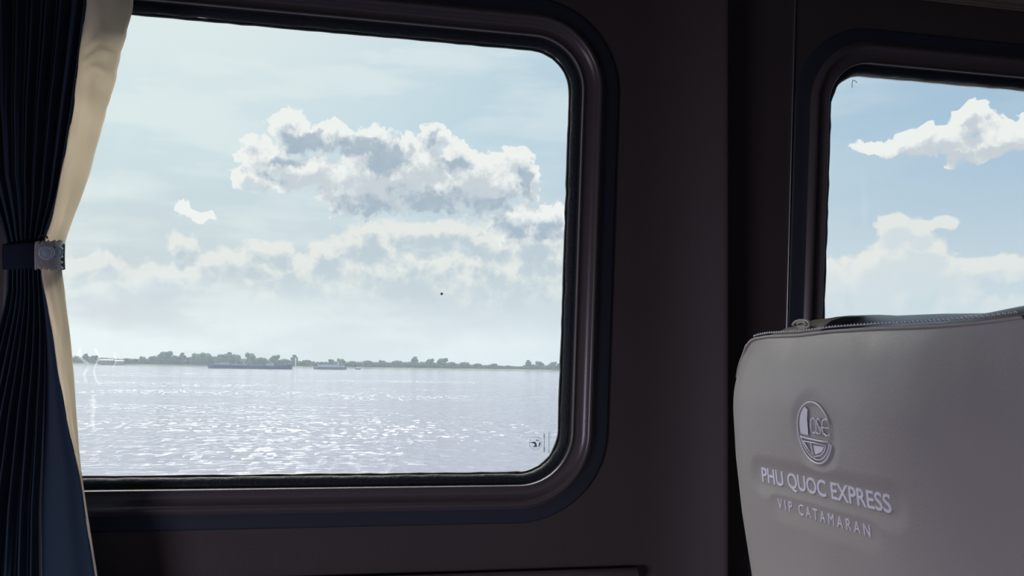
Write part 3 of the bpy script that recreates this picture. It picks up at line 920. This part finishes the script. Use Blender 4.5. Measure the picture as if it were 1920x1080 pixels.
# vessels
M['hull'] = mat('barge_hull_blue', (.05, .09, .19, 1), .6, .3)
M['hullg'] = mat('boat_hull_grey', (.16, .18, .23, 1), .6, .3)
M['cabinw'] = mat('boat_cabin', (.45, .50, .58, 1), .6, .3)
M['whitep'] = mat('white_paint', (.8, .8, .82, 1), .5, .4)
def hull(bm, x0, x1, y, beam, z0, z1, sheer=.0):
    n = 24; rows = []
    for i in range(n+1):
        t = i/n; x = x0+(x1-x0)*t
        e = min(1, (t/.07))**.6 if t < .5 else min(1, (1-t)/.12)**.6
        zt = z1+sheer*(abs(2*t-1)**4)
        b = beam/2*max(.08, e)
        rows.append([bm.verts.new(q) for q in ((x, y-b, zt), (x, y-b*.8, z0), (x, y+b*.8, z0), (x, y+b, zt))])
    for A, B in zip(rows, rows[1:]):
        for k in range(4): bm.faces.new((A[k], A[(k+1) % 4], B[(k+1) % 4], B[k]))
    bm.faces.new(rows[0]); bm.faces.new(rows[-1][::-1])
def vessel(name, xl, xr, wy, topy, label, mh, cabins, cat, mast=None):
    # distance from the waterline's height in the photo
    d = ray((xl+xr)/2, wy); dist = (WATER_Z-EYE.z)/d.z*d.y
    s = dist/F
    a = ground_pt(xl, dist); b = ground_pt(xr, dist)
    hz = h_at((xl+xr)/2, topy, dist)
    t = empty(name, ((a.x+b.x)/2, dist, WATER_Z)); tag(t, label, cat, 'vessels on the river')
    beam = max(3, (b.x-a.x)*.16)
    bm = bmesh.new(); hull(bm, a.x, b.x, dist, beam, WATER_Z-.4, hz, (hz-WATER_Z)*.35); link('hull', bm, mh, t, False)
    for (c0, c1, cy) in cabins:
        ca, cb = ground_pt(c0, dist).x, ground_pt(c1, dist).x; z = h_at((c0+c1)/2, cy, dist)
        bm = bmesh.new(); box(bm, ((ca+cb)/2, dist, (hz+z)/2-.05), (cb-ca, beam*.7, z-hz+.1), .05)
        box(bm, ((ca+cb)/2, dist, z), ((cb-ca)*1.08, beam*.8, .12))
        link('cabin', bm, M['cabinw'], t, False)
    if mast:
        mx = ground_pt(mast[0], dist).x; z = h_at(mast[0], mast[1], dist)
        bm = bmesh.new(); tube(bm, [(mx, dist, hz-.1), (mx, dist, z)], .13, n=6); link('mast', bm, M['whitep'], t)
    return t, dist
vessel('barge', 390, 548, 691.5, 685.5, 'long low blue barge moored before the far trees', M['hull'], [(402, 428, 680.5), (434, 462, 683), (500, 512, 681)], 'barge', (457, 679))
vessel('ferry_boat', 588, 650, 692.8, 688.5, 'grey riverboat with cabin, right of the long blue barge', M['hullg'], [(596, 638, 683.5), (640, 646, 686)], 'boat', (634, 679))
vessel('small_boat', 666, 677, 692.8, 690.8, 'tiny dark boat right of the grey riverboat', M['hullg'], [(671, 675, 688.8)], 'boat')
bm = bmesh.new(); p = ground_pt(554, 690); tube(bm, [(p.x, p.y, WATER_Z), (p.x, p.y, h_at(554, 671, 690))], .35, n=6)
tag(link('channel_marker', bm, M['whitep']), 'thin white channel post by the bank, right of the long barge', 'post')

# thin haze lying over the river
hz = bpy.data.materials.new('river_haze'); hz.use_nodes = True
nt = hz.node_tree; nt.nodes.remove(nt.nodes['Principled BSDF'])
vs_ = nt.nodes.new('ShaderNodeVolumeScatter'); vs_.inputs['Color'].default_value = (.42, .47, .52, 1); vs_.inputs['Density'].default_value = .0008
vs_.inputs['Anisotropy'].default_value = .2
nt.links.new(vs_.outputs[0], nt.nodes['Material Output'].inputs['Volume'])
bm = bmesh.new(); box(bm, (400, 455, WATER_Z+16), (3000, 830, 31.9))
ho = tag(link('haze', bm, hz, smooth=False), 'thin pale haze over the river', 'haze', kind='stuff')

# ------------------------------------------------------------------ sky
wd = bpy.data.worlds.new('sky'); sc.world = wd; wd.use_nodes = True
nt = wd.node_tree; nt.nodes.clear()
NN, LL = nt.nodes, nt.links
def mk(tree, typ, **kw):
    n_ = tree.nodes.new(typ)
    for k, v in kw.items(): setattr(n_, k, v)
    return n_
def mathn(tree, op, *a, clamp=False):
    n_ = tree.nodes.new('ShaderNodeMath'); n_.operation = op; n_.use_clamp = clamp
    for i, q in enumerate(a):
        if isinstance(q, (int, float)): n_.inputs[i].default_value = q
        else: tree.links.new(q, n_.inputs[i])
    return n_.outputs[0]
def vmath(tree, op, *a):
    n_ = tree.nodes.new('ShaderNodeVectorMath'); n_.operation = op
    for i, q in enumerate(a):
        if isinstance(q, (tuple, list)): n_.inputs[i].default_value = q
        elif isinstance(q, (int, float)): n_.inputs['Scale'].default_value = q
        else: tree.links.new(q, n_.inputs[i])
    return n_.outputs['Value'] if op in ('DOT_PRODUCT', 'LENGTH') else n_.outputs[0]
def rng(tree, x, a, b, c=0.0, d=1.0, mode='SMOOTHSTEP'):
    n_ = tree.nodes.new('ShaderNodeMapRange'); n_.interpolation_type = mode
    for k, v in (('From Min', a), ('From Max', b), ('To Min', c), ('To Max', d)): n_.inputs[k].default_value = v
    tree.links.new(x, n_.inputs['Value']); return n_.outputs[0]
def mixc(tree, f, a, b):
    n_ = tree.nodes.new('ShaderNodeMix'); n_.data_type = 'RGBA'
    for k, q in (('Factor', f), ('A', a), ('B', b)):
        if isinstance(q, (int, float)): n_.inputs[k].default_value = q
        elif isinstance(q, tuple): n_.inputs[k].default_value = q
        else: tree.links.new(q, n_.inputs[k])
    return n_.outputs['Result']
def noise_n(tree, vec, scale, detail=5, rough=.55, off=None):
    n_ = tree.nodes.new('ShaderNodeTexNoise'); n_.noise_dimensions = '2D'; n_.inputs['Scale'].default_value = scale; n_.inputs['Detail'].default_value = detail; n_.inputs['Roughness'].default_value = rough
    if off: vec = vmath(tree, 'ADD', vec, off)
    tree.links.new(vec, n_.inputs['Vector']); return n_
# sky chart: x = azimuth, y = tan(elevation), both in hundredths of the focal length
def chart(px, py):
    d = ray(px, py)
    return (math.atan2(d.x, d.y)*F/100, d.z/math.hypot(d.x, d.y)*F/100)
tc = mk(nt, 'ShaderNodeTexCoord')
sp = mk(nt, 'ShaderNodeSeparateXYZ'); LL.new(tc.outputs['Generated'], sp.inputs[0])
az = mathn(nt, 'MULTIPLY', mathn(nt, 'ARCTAN2', sp.outputs['X'], sp.outputs['Y']), F/100)
hor = mathn(nt, 'SQRT', mathn(nt, 'ADD', mathn(nt, 'MULTIPLY', sp.outputs['X'], sp.outputs['X']), mathn(nt, 'MULTIPLY', sp.outputs['Y'], sp.outputs['Y'])))
el = mathn(nt, 'MULTIPLY', mathn(nt, 'DIVIDE', sp.outputs['Z'], mathn(nt, 'MAXIMUM', hor, .02)), F/100)
cb = mk(nt, 'ShaderNodeCombineXYZ'); LL.new(az, cb.inputs[0]); LL.new(el, cb.inputs[1])
P = cb.outputs[0]

def density_group(name, blobs, warp, detail):
    g_ = bpy.data.node_groups.new(name, 'ShaderNodeTree')
    g_.interface.new_socket('Vector', in_out='INPUT', socket_type='NodeSocketVector')
    g_.interface.new_socket('Value', in_out='OUTPUT', socket_type='NodeSocketFloat')
    gi, go_ = g_.nodes.new('NodeGroupInput'), g_.nodes.new('NodeGroupOutput')
    v = gi.outputs[0]
    for (sc_, am, off) in warp:
        nz_ = noise_n(g_, v, sc_, 2, .5, off)
        v = vmath(g_, 'ADD', v, vmath(g_, 'SCALE', vmath(g_, 'SUBTRACT', nz_.outputs['Color'], (.5, .5, .5)), am))
    vz = vmath(g_, 'MULTIPLY', v, (1, 1, 0))
    best = None
    for (px, py, rx, ry, *st) in blobs:
        c = chart(px, py)
        dx = abs(chart(px+10, py)[0]-c[0])/10; dy = abs(chart(px, py+10)[1]-c[1])/10
        q = vmath(g_, 'MULTIPLY', vmath(g_, 'SUBTRACT', vz, (c[0], c[1], 0)), (1/(rx*dx), 1/(ry*dy), 0))
        val = mathn(g_, 'SUBTRACT', 1.0, vmath(g_, 'LENGTH', q))
        if st: val = mathn(g_, 'MULTIPLY', val, st[0])
        best = val if best is None else mathn(g_, 'SMOOTH_MAX', best, val, .18)
    for (sc_, am) in detail:
        nz_ = noise_n(g_, gi.outputs[0], sc_, 5, .6, (3.1, 7.7, 0))
        best = mathn(g_, 'ADD', best, mathn(g_, 'MULTIPLY', mathn(g_, 'SUBTRACT', nz_.outputs['Fac'], .5), am))
    # cauliflower puffs
    vo = g_.nodes.new('ShaderNodeTexVoronoi'); vo.voronoi_dimensions = '2D'; vo.feature = 'SMOOTH_F1'; vo.inputs['Scale'].default_value = 3.6; vo.inputs['Smoothness'].default_value = .35
    g_.links.new(gi.outputs[0], vo.inputs['Vector'])
    best = mathn(g_, 'ADD', best, mathn(g_, 'MULTIPLY', mathn(g_, 'SUBTRACT', .40, vo.outputs['Distance']), .28))
    v2 = g_.nodes.new('ShaderNodeTexVoronoi'); v2.voronoi_dimensions = '2D'; v2.feature = 'SMOOTH_F1'; v2.inputs['Scale'].default_value = 8.5; v2.inputs['Smoothness'].default_value = .3
    g_.links.new(v, v2.inputs['Vector'])
    best = mathn(g_, 'ADD', best, mathn(g_, 'MULTIPLY', mathn(g_, 'SUBTRACT', .40, v2.outputs['Distance']), .17))
    g_.links.new(best, go_.inputs[0]); return g_
sharp = [(545, 252, 50, 44), (500, 292, 62, 40), (625, 262, 62, 34), (690, 278, 62, 42), (726, 300, 44, 44), (762, 265, 18, 16), (812, 262, 32, 28), (800, 300, 60, 48),
         (862, 295, 48, 34), (905, 318, 58, 40), (972, 305, 36, 36), (992, 342, 26, 44), (478, 335, 44, 34), (560, 340, 80, 40), (590, 318, 110, 50, 1.3), (720, 345, 150, 62, 1.5), (880, 350, 130, 58, 1.4), (760, 320, 70, 40), (700, 335, 90, 40), (540, 310, 60, 40), (655, 380, 44, 28), (640, 352, 60, 40), (725, 368, 96, 44),
         (850, 368, 110, 44), (930, 372, 60, 48), (1010, 420, 60, 46), (1060, 430, 50, 44), (955, 425, 60, 40), (372, 404, 52, 17), (345, 400, 30, 14),
         (1825, 236, 60, 34, 1.2), (1822, 212, 36, 22), (1890, 264, 120, 34, 1.3), (1745, 258, 76, 30, 1.2), (1700, 272, 96, 20, 1.2), (1940, 252, 80, 44, 1.3), (1780, 276, 120, 22, 1.5), (1860, 283, 110, 20, 1.4)]
soft = [(345, 452, 40, 24), (505, 466, 60, 28), (430, 500, 110, 40), (200, 490, 70, 34), (145, 495, 44, 34), (300, 520, 110, 50), (620, 480, 70, 44), (700, 452, 90, 44), (800, 440, 110, 36), (900, 452, 110, 50),
        (1000, 470, 100, 60), (560, 530, 160, 60), (760, 520, 190, 70), (940, 530, 150, 70), (1080, 500, 100, 80), (230, 550, 160, 50),
        (1682, 430, 50, 42, 1.5), (1700, 490, 90, 60, 1.5), (1752, 416, 42, 18, 1.5), (1640, 530, 90, 70, 1.5), (1745, 525, 90, 46, 1.5), (1850, 512, 90, 30), (1920, 505, 60, 30), (1800, 568, 62, 40), (1900, 590, 100, 40), (1560, 540, 60, 60)]
dark = [(568, 262, 66, 24, 1.0), (690, 276, 70, 24, 1.0), (728, 300, 46, 40, 1.0), (520, 296, 54, 13, .8), (500, 330, 28, 20, .35), (860, 312, 48, 16, .7), (808, 262, 22, 15, .4), (985, 340, 17, 38, .8), (700, 388, 90, 30, .6), (810, 380, 110, 34, .65), (930, 385, 60, 30, .5), (1030, 440, 60, 30, .5), (965, 432, 90, 26, .5), (1030, 445, 50, 24, .4)]
gs_ = density_group('cumulus_sharp', sharp, ((1.1, .55, (0, 0, 0)), (4.2, .19, (5, 2, 0)), (11., .09, (1, 9, 0))), ((2.4, .85),))
gf_ = density_group('cumulus_soft', soft, ((.9, .6, (9, 4, 0)), (3.0, .20, (2, 2, 0)),), ((1.6, 1.0),))
gd_ = density_group('cumulus_core', dark, ((1.1, .55, (0, 0, 0)), (4.2, .3, (5, 2, 0)),), ((3.4, 1.3),))
def use(g_, vec):
    n_ = NN.new('ShaderNodeGroup'); n_.node_tree = g_; LL.new(vec, n_.inputs[0]); return n_.outputs[0]
sunward = vmath(nt, 'ADD', P, (-.05, .22, 0))
d_s, d_s2 = use(gs_, P), use(gs_, sunward)
d_f, d_f2 = use(gf_, P), use(gf_, sunward)
d_d = use(gd_, P)
# clear sky
k_az = rng(nt, az, chart(250, 300)[0], chart(1850, 300)[0], mode='LINEAR')
blue = mixc(nt, k_az, srgb(203, 224, 229), srgb(164, 193, 216))
haz = rng(nt, el, chart(960, 690)[1], chart(960, 180)[1], 1, 0, mode='SMOOTHERSTEP')
lowcol = mixc(nt, k_az, srgb(198, 206, 208), srgb(198, 213, 219))
sky = mixc(nt, haz, blue, lowcol)
# thin high veil, strongest towards the sun at the upper left
veil_v = vmath(nt, 'MULTIPLY', P, (.22, .9, 1))
vn = noise_n(nt, veil_v, 1.3, 5, .55, (4, 1, 0)).outputs['Fac']
veil_a = mathn(nt, 'ADD', mathn(nt, 'MULTIPLY', mathn(nt, 'SUBTRACT', 1.0, k_az), .62), mathn(nt, 'MULTIPLY', rng(nt, el, chart(960, 420)[1], chart(960, 60)[1]), .22))
veil = mathn(nt, 'MULTIPLY', rng(nt, vn, .36, .66), veil_a, clamp=True)
gl = rng(nt, vmath(nt, 'LENGTH', vmath(nt, 'MULTIPLY', vmath(nt, 'SUBTRACT', P, (chart(300, -60)[0], chart(300, -60)[1], 0)), (.16, .30, 0))), 0, 1.35, 1, 0)
veil = mathn(nt, 'MAXIMUM', veil, mathn(nt, 'MULTIPLY', gl, .85))
sky = mixc(nt, veil, sky, srgb(228, 237, 236))
# soft low cumulus
a_f = mathn(nt, 'MULTIPLY', rng(nt, d_f, .06, .42), .88)
s_f = rng(nt, mathn(nt, 'ADD', d_f2, mathn(nt, 'MULTIPLY', mathn(nt, 'SUBTRACT', noise_n(nt, P, 2.6, 4, .6, (8, 6, 1)).outputs['Fac'], .5), 1.2)), .15, .80)
c_f = mixc(nt, s_f, srgb(231, 233, 227), mixc(nt, rng(nt, k_az, .55, .85), srgb(186, 200, 208), srgb(211, 220, 223)))
fade_low = rng(nt, el, chart(960, 640)[1], chart(960, 480)[1])
sky = mixc(nt, mathn(nt, 'MULTIPLY', a_f, fade_low), sky, c_f)
# sharp cumulus
under = mathn(nt, 'MULTIPLY', mathn(nt, 'SUBTRACT', d_s2, d_s), 1.1, clamp=True)
a_sn = NN.new('ShaderNodeMapRange'); a_sn.interpolation_type = 'SMOOTHSTEP'
LL.new(d_s, a_sn.inputs['Value']); a_sn.inputs['From Min'].default_value = .0; LL.new(mathn(nt, 'ADD', under, .15), a_sn.inputs['From Max'])
a_s = a_sn.outputs[0]
fine = mathn(nt, 'SUBTRACT', noise_n(nt, P, 3.4, 5, .62, (2, 6, 1)).outputs['Fac'], .5)
s_s = rng(nt, mathn(nt, 'ADD', d_s2, mathn(nt, 'MULTIPLY', fine, 1.3)), .10, .85)
c_s = mixc(nt, s_s, srgb(239, 242, 239), srgb(198, 207, 213))
c_s = mixc(nt, mathn(nt, 'MULTIPLY', rng(nt, d_d, -.05, .55), .85), c_s, srgb(158, 177, 193))
sky = mixc(nt, a_s, sky, c_s)
# veiled sun above the picture
SUN_EL, SUN_AZ = math.radians(40), math.radians(-4)
sd = Vector((math.sin(SUN_AZ)*math.cos(SUN_EL), math.cos(SUN_AZ)*math.cos(SUN_EL), math.sin(SUN_EL)))
hd = Vector((math.sin(math.radians(-28))*math.cos(math.radians(46)), math.cos(math.radians(-28))*math.cos(math.radians(46)), math.sin(math.radians(46))))  # added sky glow left of the sun, out of view, to light the seat
cosd = vmath(nt, 'DOT_PRODUCT', tc.outputs['Generated'], tuple(hd))
fill_glow = mathn(nt, 'MULTIPLY', mathn(nt, 'POWER', mathn(nt, 'MAXIMUM', cosd, 0.0), 10.0), 14.5)
fill_glow = mathn(nt, 'MULTIPLY', fill_glow, rng(nt, el, 7.4, 12.0))
hc = mk(nt, 'ShaderNodeCombineXYZ'); LL.new(fill_glow, hc.inputs[0]); LL.new(mathn(nt, 'MULTIPLY', fill_glow, .98), hc.inputs[1]); LL.new(mathn(nt, 'MULTIPLY', fill_glow, .92), hc.inputs[2])
sky = vmath(nt, 'ADD', sky, hc.outputs[0])
below = rng(nt, sp.outputs['Z'], -.02, 0, mode='LINEAR')
bg = mk(nt, 'ShaderNodeBackground'); LL.new(mixc(nt, below, (.30, .31, .33, 1), sky), bg.inputs['Color'])
ow = mk(nt, 'ShaderNodeOutputWorld'); LL.new(bg.outputs[0], ow.inputs['Surface'])
wd.cycles.sampling_method = 'MANUAL'; wd.cycles.sample_map_resolution = 512

# ------------------------------------------------------------------ lights
def light(name, typ, loc, energy, col, d=None, **kw):
    l = bpy.data.lights.new(name, typ); l.energy = energy; l.color = col
    for k, v in kw.items(): setattr(l, k, v)
    o = bpy.data.objects.new(name, l); C.objects.link(o); o.location = loc
    if d is not None: o.rotation_euler = Vector(d).to_track_quat('-Z', 'Y').to_euler()
    return o
light('sun', 'SUN', (0, 20, 30), 1.3, (1, .97, .9), -sd, angle=math.radians(9))
# added tinted fill on the far side, brightening the wall; no window built there
light('far_side_fill', 'AREA', (.2, -2.45, .60), 3.0, (.80, .80, 1.0), (0, 1, -.12), shape='RECTANGLE', size=3.0, size_y=.7)
light('aft_fill', 'AREA', (-2.1, -.5, .35), 9.5, (.86, .79, 1.0), (2.5, 1.75, -.42), shape='RECTANGLE', size=.9, size_y=.4, spread=math.radians(85))
for wn in (win1, win2):
    c = W((wn[0]+wn[1])/2, (wn[2]+wn[3])/2, .06)
    l = light('window_portal', 'AREA', c, 1, (1, 1, 1), -WN, shape='RECTANGLE', size=wn[1]-wn[0]+.02, size_y=wn[3]-wn[2]+.02)
    l.data.cycles.is_portal = True

vs = sc.view_settings
vs.view_transform = 'Standard'; vs.look = 'None'; vs.gamma = 1; vs.exposure = 0; vs.use_curve_mapping = False
sc.cycles.max_bounces = 6; sc.cycles.volume_bounces = 1; sc.cycles.transparent_max_bounces = 16
sc.cycles.use_denoising = True; sc.cycles.use_adaptive_sampling = True; sc.cycles.adaptive_threshold = .02
